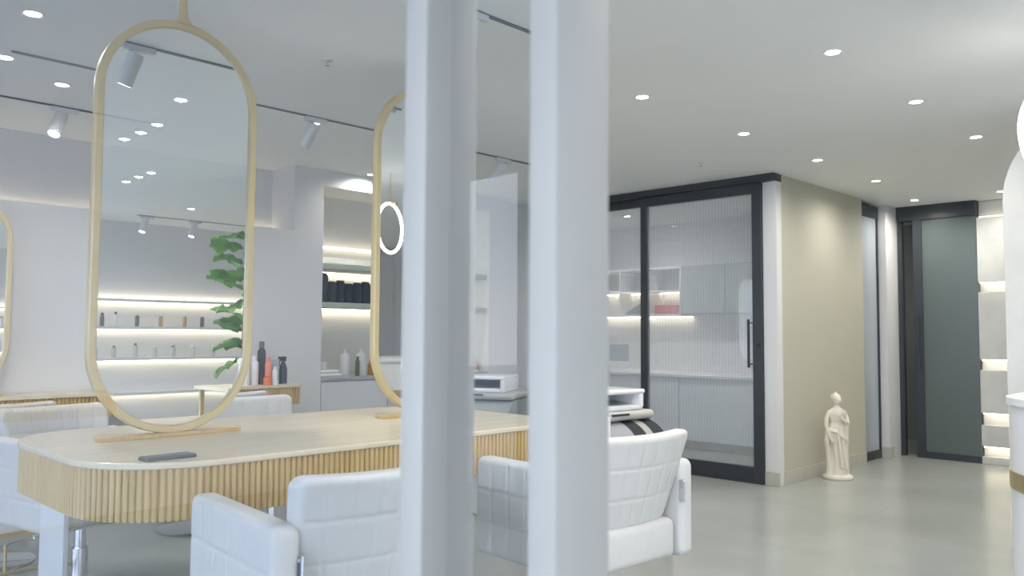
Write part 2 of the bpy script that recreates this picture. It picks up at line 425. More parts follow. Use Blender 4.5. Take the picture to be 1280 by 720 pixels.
# dark door at the end of the corridor
d3 = bpy.data.objects.new('door_3', None); COL.objects.link(d3); d3['kind'] = 'structure'
rails(d3, 'header', 9.34, 9.46, 2.56, 3.345, 2.53, CZ)
rails(d3, 'jamb', 9.36, 9.44, 3.30, 3.345, 0, 2.53)
MB().box(9.39, 9.398, 3.16, 3.30, 0.02, 2.53).build('side_pane', glassmat('grey_side_glass', (0.75, 0.77, 0.75), 1.5), d3)
rails(d3, 'stile', 9.345, 9.40, 3.09, 3.178, 0.0, 2.53)
rails(d3, 'bottom_rail', 9.345, 9.40, 2.56, 3.09, 0.0, 0.07)
MB().box(9.365, 9.375, 2.56, 3.09, 0.07, 2.53).build('frosted_pane', DARKFROST, d3)
rails(d3, 'pull_handle', 9.32, 9.335, 3.12, 3.14, 0.9, 1.5)

# ------------------------------------------------------------------ stone display wall with lit gaps
sw = thing('stone_display_wall', 'pale stone slab wall with warm glowing horizontal gaps beside the dark door', 'display wall', (9.40, 1.4, 0))
for z0, z1 in ((0, 0.075), (0.175, 0.39), (0.51, 0.945), (1.05, 1.735), (1.835, 2.50)):
    MB().box(-0.05, 0.04, -1.6, 1.155, z0, z1, 0.003, 1).build('stone_slab', STONE, sw)
for z in (0.175, 0.51, 1.05, 1.835):
    MB().box(-0.02, 0.0, -1.58, 1.14, z - 0.012, z - 0.002).build('led_strip', LEDM, sw)
MB().box(-0.02, 0.0, -1.58, 1.14, 2.502, 2.512).build('led_strip', NLED, sw)
MB().box(0.04, 0.058, -1.6, 1.155, 0, CZ - 0.01).build('backing_panel', WHITE, sw)

# ------------------------------------------------------------------ cabinets in the side room
RY0, RY1 = 3.6, 7.4
CABW = mat('side_room_cabinet_white', (0.80, 0.83, 0.87), 0.4, var=0.01)
bc = [3.62, 4.25, 5.30, 6.35, 7.40]
for i in range(4):
    r = thing('base_cabinet', ['white base cabinet at the right end of the run behind the sliding door', 'white base cabinet behind the sliding door, right of the dark centre joint', 'white base cabinet behind the sliding door, left of the dark centre joint', 'white base cabinet behind the fixed reeded pane'][i], 'cabinet', (8.3, (bc[i] + bc[i + 1]) / 2, 0), group='side room base cabinets')
    w = (bc[i + 1] - bc[i]) / 2
    MB().box(-0.22, 0.55, -w + .003, w - .003, 0.1, 0.80).build('body', CABW, r)
    MB().box(-0.242, -0.222, -w + .006, w - .006, 0.105, 0.79, 0.002, 1).build('door', CABW, r)
    MB().box(-0.17, 0.55, -w + .003, w - .003, 0, 0.1).build('plinth', SKIRT, r)
tag(MB().box(8.03, 8.86, 3.6, 7.42, 0.80, 0.835, 0.003, 1).build('worktop', mat('white_worktop', (0.78, 0.79, 0.82), 0.25)), 'long white worktop over the base cabinets behind the sliding doors', 'worktop')
uc = [3.62, 4.35, 4.97, 5.58]
for i in range(3):
    r = thing('wall_cabinet', ['reeded glass wall cabinet at the right end behind the sliding door', 'reeded glass wall cabinet in the middle behind the sliding door', 'reeded glass wall cabinet next to the open lit shelves'][i], 'cabinet', (8.70, (uc[i] + uc[i + 1]) / 2, 1.53), group='side room wall cabinets')
    w = (uc[i + 1] - uc[i]) / 2
    MB().box(-0.16, 0.165, -w + .003, w - .003, 0, 0.58).build('body', mat('grey_green_cabinet_%d' % i, (0.36, 0.41, 0.41), 0.5), r)
    b = MB(); n = int(2 * w / 0.022)
    for k in range(n):
        y = -w + .01 + (k + .5) * (2 * w - .02) / n; b.box(-0.182, -0.162, y - 0.007, y + 0.007, 0.01, 0.57)
    b.build('reeded_door', mat('reeded_front_%d' % i, (0.46, 0.51, 0.51), 0.3), r)
    MB().box(-0.186, -0.162, -w + .002, -w + .010, 0.0, 0.58).build('edge_trim', ALU, r)
r = thing('open_wall_shelf', 'open white wall shelving with warm strips at left behind the sliding doors', 'shelf', (8.70, 6.5, 1.47))
MB().box(-0.16, 0.165, -0.91, 0.91, 0.04, 0.065).build('shelf_board', WHITE, r)
MB().box(-0.16, 0.165, -0.91, 0.91, 0.34, 0.36).build('shelf_board', WHITE, r)
MB().box(-0.16, 0.165, -0.91, 0.91, 0.62, 0.645).build('shelf_board', WHITE, r)
for y in (-0.91, -0.45, 0.0, 0.45, 0.89): MB().box(-0.15, 0.165, y, y + 0.018, 0.065, 0.62).build('divider', WHITE, r)
MB().box(0.10, 0.13, -0.90, 0.90, 0.33, 0.34).build('led_strip', LEDM, r)
MB().box(0.10, 0.13, -0.90, 0.90, 0.03, 0.04).build('led_strip', LEDM, r)
MB().box(8.6, 8.8, 5.75, 5.98, 1.536, 1.66, 0.004, 1)
tag(MB().box(8.6, 8.8, 5.66, 6.0, 1.536, 1.65, 0.006, 1).build('storage_box', P_RED), 'red storage box on the open shelf behind the sliding door stile', 'box')
b = MB(); b.prism([(0, 0), (0.40, 0), (0.40, 0.22), (0.28, 0.15)], -0.1, 0.1, Matrix.Translation((8.7, 6.48, 1.537)) @ Matrix(((0, 0, 1, 0), (-1, 0, 0, 0), (0, 1, 0, 0), (0, 0, 0, 1))))
tag(b.build('folded_bag', mat('grey_cloth', (0.22, 0.23, 0.27), 0.9)), 'dark grey slouched bag on the open shelf left of the red box', 'bag')
r = thing('tablet_stand', 'small grey screen on a stand on the worktop behind the fixed pane', 'screen', (8.3, 6.32, 0.835))
MB().box(-0.1, 0.1, -0.13, 0.13, 0, 0.02, 0.004, 1).build('foot', CERAMIC, r)
MB().rod((0.03, 0, 0.02), (0.0, 0, 0.16), 0.012).build('stem', CERAMIC, r)
MB().box(-0.025, 0.0, -0.15, 0.15, 0.12, 0.33, 0.006, 1).build('display', mat('grey_screen', (0.35, 0.40, 0.46), 0.2), r)
r = thing('storage_shelf', 'white towel shelf standing at the far end behind the door handle', 'shelf', (8.3, 4.05, 0.835))
for z in (0.0, 0.22, 0.44, 0.66): MB().box(-0.12, 0.12, -0.17, 0.17, z, z + 0.015).build('shelf_board', WHITE, r)
MB().box(-0.12, 0.12, -0.18, -0.17, 0, 0.675).build('side_panel', WHITE, r); MB().box(-0.12, 0.12, 0.17, 0.18, 0, 0.675).build('side_panel', WHITE, r)
for k, z in enumerate((0.015, 0.235, 0.455)):
    tag(MB().box(8.21, 8.40, 3.92, 4.18, 0.835 + z, 0.835 + z + 0.13, 0.03, 3).build('towel_stack', TOWELW, smooth=True), 'folded white towels on the %s board of the small shelf behind the glass door' % ('lowest', 'middle', 'upper')[k], 'towels', 'towels behind the sliding door')

# ------------------------------------------------------------------ shelf alcove in the back wall
def shelf(z0, z1, label):
    r = thing('alcove_shelf', label, 'shelf', (4.8725, 6.40, z0), group='alcove shelves')
    MB().box(-0.9825, 0.9825, -0.24, 0.215, 0, z1 - z0, 0.002, 1).build('board', SHELFGREY, r)
    MB().box(-0.97, 0.97, 0.16, 0.19, -0.012, 0).build('led_strip', LEDM, r)
shelf(1.835, 1.885, 'empty sage grey upper shelf of the alcove, lit from below')
shelf(1.50, 1.545, 'sage grey lower shelf of the alcove carrying the dark towels')
tag(MB().box(3.89, 5.855, 6.55, 6.615, 2.06, 2.075).build('led_ledge', NLED), 'thin warm light ledge high in the alcove', 'light strip')
uc2 = [3.89, 4.60, 5.23, 5.855]
for i in range(3):
    r = thing('alcove_cabinet', ['white base cabinet at the left end of the alcove', 'white base cabinet in the middle of the alcove', 'white base cabinet at the right end of the alcove'][i], 'cabinet', ((uc2[i] + uc2[i + 1]) / 2, 6.38, 0), group='alcove base cabinets')
    w = (uc2[i + 1] - uc2[i]) / 2
    MB().box(-w + .003, w - .003, -0.22, 0.235, 0.0, 0.868).build('body', WHITE, r)
    MB().box(-w + .006, w - .006, -0.242, -0.222, 0.05, 0.855, 0.002, 1).build('door', WHITE, r)
tag(MB().box(3.888, 5.857, 6.135, 6.615, 0.868, 0.895, 0.002, 1).build('alcove_worktop', mat('grey_edge_worktop', (0.40, 0.43, 0.46), 0.3)), 'thin grey worktop over the alcove cabinets', 'worktop')

def rolled_towel(x, z, h, r, label):
    t = MB(); prof = [(0, 0), (r, 0), (r, h - r * .6), (r * .85, h - r * .2), (r * .5, h), (0, h)]
    t.lathe(prof, seg=20)
    sp = []
    for k in range(40):
        a = k * 0.4; rr = r * 0.85 * (1 - k / 44); sp.append((rr * math.cos(a), rr * math.sin(a), h + 0.001))
    t.tube(sp, 0.006, 6)
    o = t.build('rolled_towel', DARKTOWEL, smooth=True); o.location = (x, 6.30, z)
    return tag(o, label, 'towel', 'dark rolled towels in the alcove')
tl = ['tallest dark rolled towel, at the left end of the alcove shelf'] + ['dark rolled towel, number %s from the tallest one on the alcove shelf' % s for s in ('one', 'two', 'three', 'four', 'five', 'six', 'seven')]
ords = ['first', 'second', 'third', 'fourth', 'fifth', 'sixth', 'seventh', 'eighth']
for k in range(9):
    hh = 0.255 if k == 0 else (0.185 + 0.012 * ((k * 37) % 3 - 1)); rr = 0.052 if k == 0 else 0.044
    rolled_towel(3.99 + (0 if k == 0 else 0.098 + (k - 1) * 0.090), 1.545, hh, rr, 'tallest dark rolled towel, at the left end of the alcove shelf' if k == 0 else '%s short dark rolled towel to the right of the tallest one in the alcove' % ords[k - 1])

def bottle(name, x, y, z, h, r, m, label, group, cap=None, capm=None, pump=False, taper=0.0, nocap=False):
    t = thing(name, label, 'bottle', (x, y, z), group=group)
    ch = 0 if nocap else h * 0.16
    bh = h - ch
    MB().lathe([(0, 0), (r * .94, 0), (r, 0.006), (r * (1 - taper), bh * .9), (r * .75, bh * .97), (r * .5, bh), (0, bh)]).build('body', m, t, smooth=True)
    if not nocap:
        c = MB()
        if pump:
            c.lathe([(0, bh), (r * .5, bh), (r * .5, bh + ch * .4), (r * .2, bh + ch * .45), (r * .2, bh + ch), (0, bh + ch)])
            c.box(-r * .9, r * .3, -r * .2, r * .2, bh + ch * .85, bh + ch * 1.1)
            c.build('pump', capm or m, t, smooth=True)
        else:
            c.cyl(r * .62, bh, h); c.build('cap', capm or m, t, smooth=True)
    return t
G = 'alcove counter bottles'
bottle('pump_bottle', 4.255, 6.32, 0.895, 0.24, 0.042, P_WHITE, 'white pump bottle left of the slim olive bottle on the alcove counter', G, pump=True)
bottle('slim_bottle', 4.335, 6.24, 0.895, 0.175, 0.020, P_OLIVE, 'slim dark olive bottle between two white pump bottles', G)
bottle('pump_bottle', 4.43, 6.32, 0.895, 0.24, 0.046, P_WHITE, 'white pump bottle right of the slim olive bottle on the alcove counter', G, pump=True)
bottle('amber_bottle', 4.545, 6.32, 0.895, 0.13, 0.036, P_AMBER, 'amber bottle right of the white pump bottles on the alcove counter', G)
t = thing('towel_pile', 'low pile of folded white towels at the left of the alcove counter', 'towels', (4.05, 6.33, 0.895))
MB().box(-0.11, 0.12, -0.1, 0.1, 0.0, 0.032, 0.014, 3).build('lower_towel', TOWELW, t, smooth=True)
MB().box(-0.10, 0.09, -0.1, 0.1, 0.032, 0.06, 0.013, 3).build('upper_towel', TOWELW, t, smooth=True)
t = thing('white_mug', 'small white mug on the towel pile in the alcove', 'mug', (4.03, 6.32, 0.955))
MB().lathe([(0, 0), (0.03, 0), (0.036, 0.03), (0.036, 0.075), (0.031, 0.075), (0.030, 0.01), (0, 0.01)]).build('body', CERAMIC, t, smooth=True)
MB().tube([(0.034 + 0.022 * math.sin(a), 0, 0.04 + 0.022 * math.cos(a)) for a in [PI * k / 8 for k in range(9)]], 0.005, 8).build('handle', CERAMIC, t, smooth=True)
tag(MB().lathe([(0, 0), (0.05, 0), (0.075, 0.04), (0.07, 0.085), (0.03, 0.115), (0.022, 0.14), (0.03, 0.15), (0, 0.15)]).build('peach_vase', P_PEACH, smooth=True), 'small rounded peach vase at the right end of the alcove counter', 'vase').location = (5.76, 6.3, 0.895)

# ------------------------------------------------------------------ console against the back wall
def slats(mb, pts, z0, z1, pitch, r):
    """half round vertical slats along a closed outline"""
    n = len(pts); L = []; tot = 0
    for k in range(n):
        a = Vector(pts[k]); b2 = Vector(pts[(k + 1) % n]); L.append((a, b2, (b2 - a).length)); tot += L[-1][2]
    m = int(tot / pitch); step = tot / m; i = 0; acc = 0
    for k in range(m):
        s = (k + .5) * step
        while acc + L[i][2] < s: acc += L[i][2]; i += 1
        a, b2, l = L[i]; p = a.lerp(b2, (s - acc) / l)
        mb.cyl(r, z0, z1, p.x, p.y, 8)
c = thing('wall_console', 'long oak console with a slatted front along the back wall', 'console', (1.7, 5.95, 0))
MB().prism(rrect(-2.2, 1.81, -0.17, 0.17, 0.06, 6), 0.855, 0.875).build('top', WOODTOP, c)
b = MB(); p = rrect(-2.19, 1.80, -0.155, 0.155, 0.055, 6); b.prism(p, 0.72, 0.855); slats(b, p, 0.72, 0.853, 0.024, 0.0095)
b.build('slatted_apron', WOODSLAT, c, smooth=True)
MB().box(-2.05, 1.68, -0.02, 0.16, 0.0, 0.72).build('pedestal', WHITE, c)
MB().box(-2.05, 1.68, -0.028, -0.02, 0.0, 0.02).build('brass_kick_strip', BRASS, c)
def pill_mirror(name, cx, y, zb, zt, w, fwid, label, group, base=True, rodz=None):
    t = thing(name, label, 'mirror', (cx, y, zb), group=group)
    h = zt - zb
    MB().sweep(pill_path(0, 0, fwid / 2, h - fwid / 2, w - fwid, 28), fwid, 0.042, (0, 1, 0)).build('frame', GOLDFRAME, t, smooth=True)
    pill_plate(0, -0.006, 0.006, fwid * .6, h - fwid * .6, w - 1.2 * fwid).build('mirror_glass', MIRROR, t)
    if rodz:
        b = MB(); path = []; rad = []
        for k in range(10):
            u = k / 9; path.append((0, 0, h - 0.012 + 0.09 * u)); rad.append(0.016 + 0.030 * (1 - u) ** 3)
        b.tube(path, rad, 16); b.rod((0, 0, h + 0.07), (0, 0, rodz - zb), 0.016)
        b.build('hanging_rod', GOLDFRAME, t, smooth=True)
    if base:
        MB().box(-0.285, 0.285, -0.035, 0.035, -0.012, 0.004, 0.003, 2).build('foot_bar', WOODSLAT, t)
    return t
pill_mirror('console_mirror', 1.175, 5.93, 0.887, 2.14, 0.62, 0.03, 'pill shaped gilt mirror on the back console, cut by the left edge', 'mirrors on the back console')
pill_mirror('console_mirror', 2.50, 5.93, 0.887, 2.14, 0.66, 0.03, 'pill shaped gilt mirror on the back console behind the big table mirror', 'mirrors on the back console')
G = 'hair products on the back console'
CZT = 0.875
bottle('spray_can', 3.095, 5.93, CZT, 0.20, 0.028, P_WHITE, 'short white spray can closest to the table mirror frame', G)
bottle('white_bottle', 3.175, 5.95, CZT, 0.225, 0.032, P_WHITE, 'white cylinder bottle left of the tall dark can', G)
bottle('tall_can', 3.262, 6.0, CZT, 0.335, 0.032, P_DARK, 'tallest dark hairspray can on the back console', G, capm=P_GREY)
bottle('coral_bottle', 3.262, 5.89, CZT, 0.215, 0.026, P_CORAL, 'coral pink bottle in front of the tall dark can', G)
bottle('orange_jar', 3.215, 5.82, CZT, 0.075, 0.028, P_ORANGE, 'small orange jar in front of the coral bottle', G)
bottle('small_bottle', 3.285, 5.83, CZT, 0.14, 0.019, P_WHITE, 'small white bottle right of the orange jar', G)
t = thing('cream_tube', 'silver lilac cream tube standing between white and black bottles', 'tube', (3.345, 5.93, CZT), group=G)
MB().cyl(0.024, 0, 0.03).build('cap', P_WHITE, t, smooth=True)
b = MB(); tb = bmesh.new(); rings = []
for k in range(7):
    u = k / 6; rings.append([tb.verts.new(((0.026 + .008 * u) * math.cos(2 * PI * j / 16), (0.026 * (1 - u) + 0.002) * math.sin(2 * PI * j / 16), 0.03 + 0.165 * u)) for j in range(16)])
for a, c2 in zip(rings, rings[1:]):
    for j in range(16): tb.faces.new((a[j], a[(j + 1) % 16], c2[(j + 1) % 16], c2[j]))
tb.faces.new(rings[0][::-1]); tb.faces.new(rings[-1]); b.merge(tb); b.build('body', P_SILVER, t, smooth=True)
t = thing('spray_bottle', 'black trigger spray bottle at the right end of the back console', 'bottle', (3.425, 5.95, CZT), group=G)
MB().lathe([(0, 0), (0.032, 0), (0.032, 0.12), (0.022, 0.15), (0.016, 0.165), (0.016, 0.18), (0, 0.18)]).build('body', P_DARK, t, smooth=True)
b = MB(); b.box(-0.045, 0.022, -0.012, 0.012, 0.18, 0.215, 0.004, 2); b.box(-0.04, -0.032, -0.006, 0.006, 0.135, 0.18); b.build('trigger', P_DARK, t)

# ------------------------------------------------------------------ the big styling table
TZ = 0.86
t = thing('styling_table', 'large pale oak styling table with rounded corners and a slatted skirt', 'table', (2.03, 3.26, 0))
P = rrect(-1.10, 1.10, -0.625, 0.60, 0.36, 16)
b = MB(); b.prism(P, TZ - 0.022, TZ); o = b.build('top', WOODTOP, t)
bv = o.modifiers.new('bevel', 'BEVEL'); bv.width = 0.006; bv.segments = 2; bv.limit_method = 'ANGLE'
b = MB(); P2 = rrect(-1.085, 1.085, -0.610, 0.585, 0.345, 16); b.prism(P2, 0.675, TZ - 0.022); slats(b, P2, 0.672, TZ - 0.022, 0.0225, 0.0095)
b.build('slatted_skirt', WOODSLAT, t, smooth=True)
for x in (-0.98, 0.94): MB().box(x, x + 0.025, 0.13, 0.40, 0.0, 0.676, 0.004, 1).build('leg', WHITE, t)
MY = 3.36
pill_mirror('table_mirror', 1.435, MY, TZ + 0.012, 2.565, 0.670, 0.032, 'large pill shaped gold mirror on the table, reflecting shelves and a plant', 'mirrors on the styling table', rodz=CZ)
pill_mirror('table_mirror', 2.75, MY, TZ + 0.012, 2.565, 0.670, 0.032, 'large pill shaped gold mirror on the table, half hidden behind the left post', 'mirrors on the styling table', rodz=CZ)
t = thing('smartphone', 'grey smartphone lying flat near the front edge of the table', 'phone', (1.172, 2.765, TZ), math.radians(3))
MB().box(-0.085, 0.085, -0.035, 0.035, 0, 0.011, 0.004, 2).build('body', PHONEB, t, smooth=True)
MB().box(-0.08, 0.08, -0.031, 0.031, 0.011, 0.012).build('screen', PHONES, t)

# ------------------------------------------------------------------ salon chairs
def quilted(w, h, t, nu, nv, cr=0.05, er=0.03, front=True, back=False, depth=0.007, N=44, Mv=36, xf=None, gu=None):
    """closed padded panel in the XZ plane (x = width, z = height, y = thickness, front at -y), grooves at the cell lines"""
    tb = bmesh.new(); F = {}; Bk = {}
    def samp(L, n, e):
        out = [0, e * .12, e * .35, e * .7]; m = n - 8
        for k in range(m + 1): out.append(e + (L - 2 * e) * k / m)
        out += [L - e * .7, L - e * .35, L - e * .12, L]
        return out
    U = samp(w, N, er); V = samp(h, Mv, er)
    for i, u0 in enumerate(U):
        for j, v0 in enumerate(V):
            u = u0 - w / 2; v = v0 - h / 2
            qx = abs(u) - (w / 2 - cr); qy = abs(v) - (h / 2 - cr)
            if qx > 0 and qy > 0:
                l = math.hypot(qx, qy)
                mx = max(qx, qy)
                s = mx / l if l > 0 else 1          # square-to-circle in the corner
                u = math.copysign(w / 2 - cr + qx * s, u); v = math.copysign(h / 2 - cr + qy * s, v)
                d = cr - mx
            else: d = cr - max(qx, qy)
            dd = min(max(d, 0), er)
            hz = t / 2 - er + math.sqrt(max(0, er * er - (er - dd) ** 2))
            cu = (u0 / w * nu) % 1; cv = (v0 / h * nv) % 1
            gu_ = min(cu, 1 - cu) * w / nu; gv_ = min(cv, 1 - cv) * h / nv
            if u0 < w / nu * .5 or u0 > w - w / nu * .5: gu_ = 1
            if v0 < h / nv * .5 or v0 > h - h / nv * .5: gv_ = 1
            g = depth * (math.exp(-(gu_ / 0.006) ** 2) + math.exp(-(gv_ / 0.006) ** 2)) * min(1, dd / er)
            g = min(g, depth * 1.2)
            edge = i in (0, len(U) - 1) or j in (0, len(V) - 1)
            F[i, j] = tb.verts.new((u, -(hz - (g if front else 0)), v + h / 2))
            Bk[i, j] = tb.verts.new((u, hz - (g if back else 0), v + h / 2))
    ni, nj = len(U), len(V)
    for i in range(ni - 1):
        for j in range(nj - 1):
            tb.faces.new((F[i, j], F[i + 1, j], F[i + 1, j + 1], F[i, j + 1]))
            tb.faces.new((Bk[i, j], Bk[i, j + 1], Bk[i + 1, j + 1], Bk[i + 1, j]))
    for i in range(ni - 1):
        tb.faces.new((F[i, 0], Bk[i, 0], Bk[i + 1, 0], F[i + 1, 0])); tb.faces.new((F[i, nj - 1], F[i + 1, nj - 1], Bk[i + 1, nj - 1], Bk[i, nj - 1]))
    for j in range(nj - 1):
        tb.faces.new((F[0, j], F[0, j + 1], Bk[0, j + 1], Bk[0, j])); tb.faces.new((F[ni - 1, j], Bk[ni - 1, j], Bk[ni - 1, j + 1], F[ni - 1, j + 1]))
    bmesh.ops.remove_doubles(tb, verts=tb.verts, dist=1e-5)
    bmesh.ops.recalc_face_normals(tb, faces=tb.faces)
    if xf:
        for v in tb.verts: v.co = Vector(xf(v.co))
    mb = MB(); mb.merge(tb); return mb

CW, CD = 0.66, 0.62          # outer width, arm length; chair faces +y, origin on the floor
def make_chair(label):
    t = thing('salon_chair', label, 'chair', group='white quilted salon chairs')
    for s in (-1, 1):
        # arm panel; the quilted face points outward
        def xf(c, s=s):
            return (s * (CW / 2 - 0.04) - s * c.y, c.x * (1 if s > 0 else -1) * 1.0, c.z + 0.375)
        quilted(CD, 0.395, 0.08, 6, 3, 0.035, 0.022, True, False, 0.0036, N=90, Mv=60, xf=xf).build('armrest', LEATHER, t, smooth=True)
    # seat: padded box between the arms, its rear panel smooth
    MB().box(-0.248, 0.248, -0.285, 0.285, 0.375, 0.535, 0.03, 4).build('seat', LEATHER, t, smooth=True)
    MB().box(-0.243, 0.243, -0.16, 0.305, 0.535, 0.60, 0.028, 4).build('seat_cushion', LEATHER, t, smooth=True)
    # curved, tapering backrest leaning backwards
    def xb(c):
        v = c.z / 0.385; wx = 0.80 + 0.20 * min(1, v * 1.05) ** 0.8
        x = c.x * wx
        cv = 0.05 * (c.x / 0.33) ** 2
        zt = 0.010 * (c.x / 0.33) ** 2 * v
        return (x, c.y - 0.225 - 0.115 * v + cv, 0.52 + c.z + zt)
    quilted(0.555, 0.372, 0.085, 7, 3, 0.04, 0.026, True, True, 0.0032, N=96, Mv=64, xf=xb).build('backrest', LEATHER, t, smooth=True)
    for s in (-1, 1):
        br = MB().box(s * 0.252 - 0.004, s * 0.252 + 0.004, -0.325, -0.298, 0.60, 0.69, 0.003, 1).build('hinge_plate', CHROME, t)
        for z in (0.61, 0.675): MB().rod((s * 0.256, -0.305, z), (s * 0.262, -0.305, z), 0.008).build('screw', CHROME, br)
    MB().box(-0.17, 0.17, -0.17, 0.17, 0.345, 0.375, 0.004, 1).build('seat_plate', CHROME, t)
    MB().lathe([(0, 0.016), (0.075, 0.016), (0.07, 0.03), (0.042, 0.05), (0.04, 0.22), (0.028, 0.22), (0.028, 0.345), (0, 0.345)]).build('hydraulic_column', CHROME, t, smooth=True)
    MB().lathe([(0, 0), (0.28, 0), (0.285, 0.006), (0.27, 0.014), (0.08, 0.022), (0, 0.022)], seg=48).build('base_plate', CHROME, t, smooth=True)
    b = MB(); b.tube([(0.04, 0, 0.06), (0.16, 0.0, 0.075), (0.30, 0.02, 0.09)], 0.009, 10); b.cyl(0.018, 0.085, 0.1, 0.30, 0.02); b.build('pump_pedal', CHROME, t, smooth=True)
    return t
ch = make_chair('white quilted chair nearest the front, seen from behind at bottom left')
ch.location = (1.475, 2.255, 0); ch.rotation_euler = (0, 0, math.radians(-5))
GC = 'white quilted salon chairs'
dup(ch, 'white quilted chair at the right front of the table, behind the right post', (2.69, 2.235, 0), math.radians(-4))
dup(ch, 'white quilted chair on the far side of the table, at the left end', (1.45, 4.42, 0), math.radians(-170))
dup(ch, 'white chair on the far side of the table, seen over the middle of the tabletop', (2.44, 4.33, 0), math.radians(180))
dup(ch, 'white chair pulled up to the back console near the left edge', (1.22, 5.33, 0), math.radians(3))
dup(ch, 'white chair pulled up to the back console below the hair products', (2.50, 5.33, 0), math.radians(2))

# brass floor rail seen below the far left chair
t = thing('brass_foot_rail', 'brass floor rail low behind the left end of the table', 'foot rail', (1.35, 4.98, 0))
b = MB(); b.tube([(-0.45, 0, 0.015), (0.32, 0, 0.015)], 0.010, 10); b.build('rail', BRASS, t, smooth=True)
b = MB(); b.tube([(-0.08, 0, 0.02), (-0.08, 0, 0.16)], 0.009, 10); b.build('upright', BRASS, t, smooth=True)

# ------------------------------------------------------------------ backwash units
STR = bpy.data.materials.new('striped_cover'); STR.use_nodes = True
n = STR.node_tree.nodes; l = STR.node_tree.links
tcn = n.new('ShaderNodeTexCoord'); s = n.new('ShaderNodeSeparateXYZ'); l.new(tcn.outputs['Object'], s.inputs[0])
mr = n.new('ShaderNodeMapRange'); mr.inputs[1].default_value = -0.30; mr.inputs[2].default_value = 0.30; l.new(s.outputs['X'], mr.inputs[0])
rp = n.new('ShaderNodeValToRGB'); rp.color_ramp.interpolation = 'CONSTANT'; l.new(mr.outputs[0], rp.inputs[0])
el = rp.color_ramp.elements
el[0].position = 0; el[0].color = (0.36, 0.37, 0.40, 1); el[1].position = 0.50; el[1].color = (0.025, 0.03, 0.04, 1)
e = el.new(0.69); e.color = (0.42, 0.42, 0.39, 1); e = el.new(0.80); e.color = (0.025, 0.03, 0.04, 1); e = el.new(0.985); e.color = (0.6, 0.6, 0.62, 1)
l.new(rp.outputs[0], n['Principled BSDF'].inputs['Base Color']); n['Principled BSDF'].inputs['Roughness'].default_value = 0.8

def yz_prism(pts, x0, x1):
    """outline given in (y, z), extruded along x"""
    return MB().prism(pts, x0, x1, Matrix(((0, 0, 1, 0), (1, 0, 0, 0), (0, 1, 0, 0), (0, 0, 0, 1))))
RIMG = mat('grey_rim_shell', (0.50, 0.50, 0.47), 0.35, var=0.02)
def backwash(label, loc, rz, cover):
    t = thing('backwash_unit', label, 'hair washing chair', loc, rz, group='hair washing units')
    R = 0.24; arc = [(-0.05 - R * math.sin(a), 0.50 + R * math.cos(a)) for a in [PI / 2 * k / 12 for k in range(13)]]
    o = yz_prism([(0.35, 0.12), (0.35, 0.74)] + arc + [(-0.29, 0.12)], -0.29, 0.29).build('body_cover', cover, t, smooth=True)
    b = MB(); b.box(-0.325, -0.292, -0.30, 0.36, 0.10, 0.80, 0.012, 3); b.build('side_shell', CERAMIC, t, smooth=True)
    # moulded rim shell and basin
    b = MB(); b.box(-0.33, 0.30, -0.15, 0.36, 0.742, 0.80, 0.028, 5); b.build('shell_rim', RIMG, t, smooth=True)
    b = MB(); b.box(-0.12, 0.04, -0.156, -0.146, 0.775, 0.788); b.build('overflow_slot', P_DARK, t)
    b = MB()                                                   # boxy basin with a deep opening in its front
    b.box(-0.30, 0.215, -0.14, 0.32, 0.905, 0.935, 0.014, 3)
    b.box(-0.30, 0.215, -0.12, 0.32, 0.80, 0.835, 0.014, 3)
    b.box(0.175, 0.215, -0.13, 0.32, 0.81, 0.925, 0.018, 3)
    b.box(-0.30, -0.265, -0.13, 0.32, 0.81, 0.925, 0.016, 3)
    b.box(-0.29, 0.20, 0.28, 0.32, 0.81, 0.925, 0.012, 3)
    b.build('basin', CERAMIC, t, smooth=True)
    b = yz_prism([(-0.06, 0.835), (0.27, 0.835), (0.27, 0.895), (0.20, 0.855), (0.02, 0.842)], -0.26, 0.17); b.build('basin_liner', GREYVINYL, t)
    b = MB(); b.tube([(-0.2, 0.25, 0.93), (-0.2, 0.25, 0.955), (-0.17, 0.22, 0.965), (-0.12, 0.17, 0.96)], 0.010, 10); b.build('tap', CHROME, t, smooth=True)
    # reclined seat going away from the basin
    b = yz_prism([(0.36, 0.42), (0.36, 0.72), (0.43, 0.74), (0.75, 0.50), (1.30, 0.46), (1.38, 0.40), (1.36, 0.30), (0.75, 0.30)], -0.27, 0.27); o = b.build('lounge_seat', GREYVINYL, t)
    bv = o.modifiers.new('bevel', 'BEVEL'); bv.width = 0.03; bv.segments = 3
    MB().box(-0.22, 0.22, 0.40, 1.2, 0.0, 0.30, 0.01, 2).build('seat_base', WHITE, t)
    MB().box(-0.28, 0.28, -0.26, 0.34, 0.0, 0.12, 0.005, 1).build('plinth', WHITE, t)
    return t
backwash('white hair washing unit with black and grey striped cover, beside the right post', (4.20, 3.30, 0), math.radians(-4), STR)
backwash('grey hair washing unit with white rim, seen between the two posts', (4.78, 5.05, 0), math.radians(-62), GREYVINYL)

